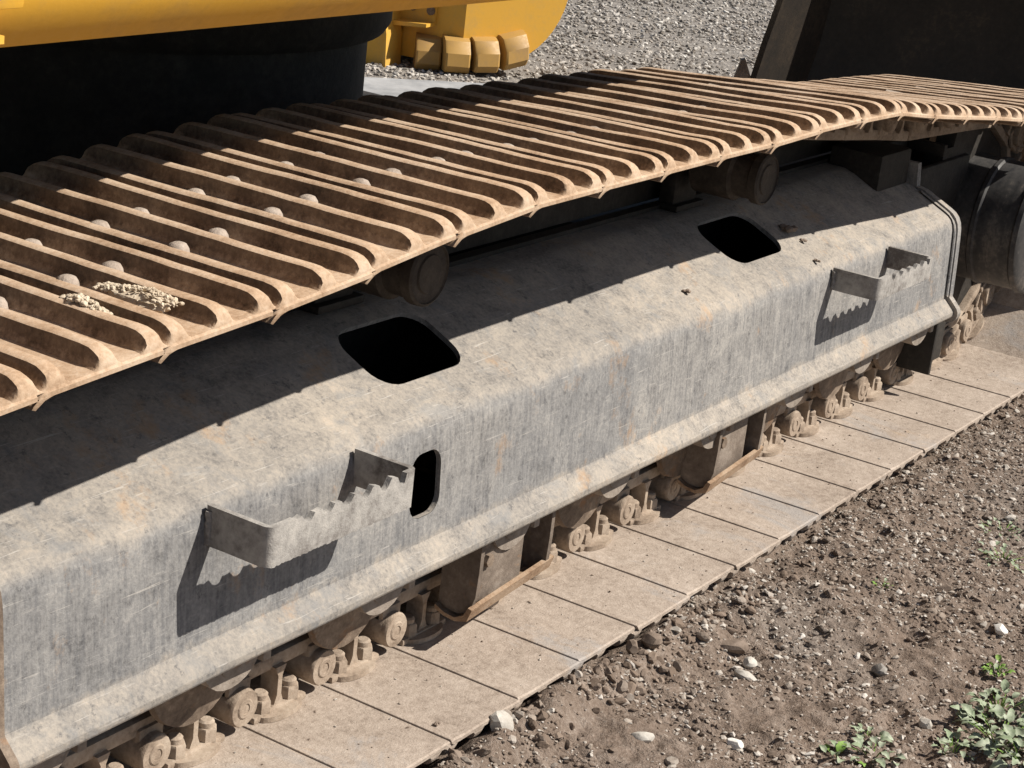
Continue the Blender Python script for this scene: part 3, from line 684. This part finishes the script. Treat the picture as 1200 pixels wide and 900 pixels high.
rock("soil_clod", 'brown_stone', (.52, -.02), .014, 23, (1., 1., 1.), "small dark clod touching the shoe edge beside a larger clod", cat="clod", z=-.022)
rock("stone", 'grey_stone', (.84, -.355), .017, 24, (1.1, .9, .7), "grey roundish stone half sunk in soil left of the green weeds")
rock("stone", 'pale_stone', (.70, -.50), .0145, 26, (.8, .9, .9), "cream egg shaped stone on smooth soil just left of the big weed")
rock("stone", 'pale_stone', (.305, -.17), .015, 27, (1.5, .8, .6), "oblong cream stone on brown soil below the hollow")
# sand heaped on the upper shoes, crumbs on the frame
def heap(xs, ys, hs, seed, loc, label):
    r0 = random.Random(seed); g = G()
    g.rock((0, 0, 0), .5, seed, (xs * .8, ys * .95, .022), 3, .5)
    for k in range(230):
        t = r0.random(); u = r0.gauss(0, .3); h = max(0.05, 1 - abs(t - hs) * 1.3 - u * u)
        g.rock((xs * u * .5, ys * (t - .5), h * .016 + .002), .0012 + .0036 * r0.random() ** 2, seed * 100 + k, (1, 1.1, .8), 1)
    return tag(g.obj("sand_heap", M['sand'], None, 25, loc), label, "sand")
heap(.045, .125, .35, 1, (-.632, .105, .792), "bigger heap of pale dry sand lying between two track ribs")
heap(.035, .070, .6, 2, (-.705, .120, .787), "smaller heap of pale dry sand lying left of the bigger heap")
for (x, y, z, r1, lab) in ((1.532, .262, .5165, .020, "dark dirt crumb in the shade right of the far frame opening"), (.985, .205, .489, .011, "dark crumb alone on the sunlit frame between both openings"),
                           (1.54, .225, .499, .010, "dark crumb on the shadow line right of the far frame opening"), (1.50, .172, .474, .009, "dark crumb on the frame shoulder above the far step"), (.02, .045, .002, .007, "dark earth crumb on the lowest pale track shoe")):
    g = G(); r0 = random.Random(int(x * 100))
    for k in range(6): g.rock((r0.gauss(0, r1 * .32), r0.gauss(0, r1 * .32), r1 * .3), r1 * r0.uniform(.35, .6), int(x * 100) + k, (1, 1, .7), 1)
    tag(g.obj("dirt_crumb", M['brown_stone'], None, 25, (x, y, z)), lab, "dirt")
# curled dry leaf on the far shoes
g = G(); rows = []
for k in range(9):
    t = k / 8; w_ = .022 * math.sin(math.pi * min(1, t * 1.02 + .03)) + .002
    rows.append([(t * .10 - .05, q * w_, .010 + .022 * abs(q) ** 1.5 + .03 * (t - .5) ** 2 + .0012 * s_) for q in (-1, -.5, 0, .5, 1) for s_ in (0,)])
n0 = len(rows[0]); vs = [p for r0 in rows for p in r0]; vs2 = [(x, y, z + .0015) for x, y, z in vs]
fs = [(a * n0 + b, a * n0 + b + 1, (a + 1) * n0 + b + 1, (a + 1) * n0 + b) for a in range(8) for b in range(n0 - 1)]
g.add(vs, fs); g.add(vs2, fs); tag(g.obj("dry_leaf", M['dry_leaf'], None, 60, (2.98, .225, 0), (0, 0, -.7)), "curled dry brown leaf lying on the far track shoes", "leaf")

# ------------------------------------------------------------------ weeds
def leaf_mesh(seed, mt):
    r0 = random.Random(seed); L = 1.; nL = 8; rows = []; lob = r0.uniform(.08, .2); ph = r0.uniform(0, 3)
    for k in range(nL + 1):
        t = k / nL; w_ = .30 * math.sin(math.pi * min(1, t ** .8)) ** .8 * (1 + lob * math.sin(t * 22 + ph)) + .012
        z = .22 * math.sin(t * 1.9) - .34 * t * t
        rows.append([(t * L, q * w_, z + .16 * abs(q) * w_ / .3 * (1 + .5 * math.sin(t * 15 + q * 3 + ph)) * .6) for q in (-1, -.5, 0, .5, 1)])
    vs = [p for r_ in rows for p in r_]; fs = [(a * 5 + b, a * 5 + b + 1, (a + 1) * 5 + b + 1, (a + 1) * 5 + b) for a in range(nL) for b in range(4)]
    return G().add(vs, fs).mesh("leaf", mt, 80)
LM = [leaf_mesh(k, M['leaf']) for k in range(5)]; LF = [leaf_mesh(k + 9, M['leaf_fresh']) for k in range(2)]
def weed(xy, n, size, seed, label, h=.05, spread=.05, fresh=.0):
    n = int(n * 1.5); size *= .74; h *= .8
    r0 = random.Random(seed); z = float(ground_z(*xy)); root = empty("weed", (xy[0], xy[1], z), label, "weed")
    st = G()
    for k in range(n):
        a = k * 2.4 + r0.uniform(-.5, .5); d = spread * math.sqrt(r0.random()); hh = h * r0.uniform(.1, 1) * (1 - .5 * d / spread)
        me = r0.choice(LF) if r0.random() < fresh else r0.choice(LM)
        o = link("leaf", me, root, (d * math.cos(a), d * math.sin(a), hh), (r0.uniform(-.4, .4), r0.uniform(-.75, .25), a + r0.uniform(-.6, .6)))
        s_ = size * r0.uniform(.6, 1.25); o.scale = (s_, s_, s_)
        if k % 2 == 0:
            p0, p1 = Vector((d * .3 * math.cos(a), d * .3 * math.sin(a), -.008)), Vector((d * math.cos(a), d * math.sin(a), hh))
            st.loft([[(p.x + r * math.cos(t), p.y + r * math.sin(t), p.z) for t in (0, 2.1, 4.2)] for p, r in ((p0, .0016), (p0.lerp(p1, .6) + Vector((0, 0, .003)), .0013), (p1, .0008))])
    st.obj("stem", M['leaf_fresh'], root, 60)
weed((.765, -.615), 46, .034, 1, "largest leafy grey green weed in the lower right corner", .055, .075)
weed((.86, -.575), 26, .028, 2, "grey green weed just above the largest weed at the right edge", .045, .05)
weed((.70, -.675), 30, .036, 3, "broad leaved weed cut by the bottom right corner of the picture", .05, .06)
weed((.985, -.522), 13, .022, 4, "small bright green shoot standing alone above the corner weeds", .04, .018, .8)
weed((.665, -.565), 12, .028, 5, "low pale weed between the corner weed and the bare soil", .025, .035)
weed((.535, -.475), 11, .026, 6, "flat pale rosette weed at the bottom edge in the middle of bare soil", .02, .04, .1)
weed((.59, -.44), 7, .026, 7, "two tone seedling with few leaves above the flat rosette", .018, .025)
weed((.50, -.43), 8, .03, 8, "half cropped pale weed at the bottom edge left of the rosette", .02, .03, .3)
weed((1.55, -.33), 18, .02, 9, "dusty low weed among grey gravel at the right edge", .02, .06)
weed((1.72, -.27), 14, .02, 10, "dusty weed furthest up the gravel at the right edge", .02, .06)
weed((1.18, -.21), 6, .014, 11, "tiny green sprig in the gravel close to the track shoes", .02, .02, .4)
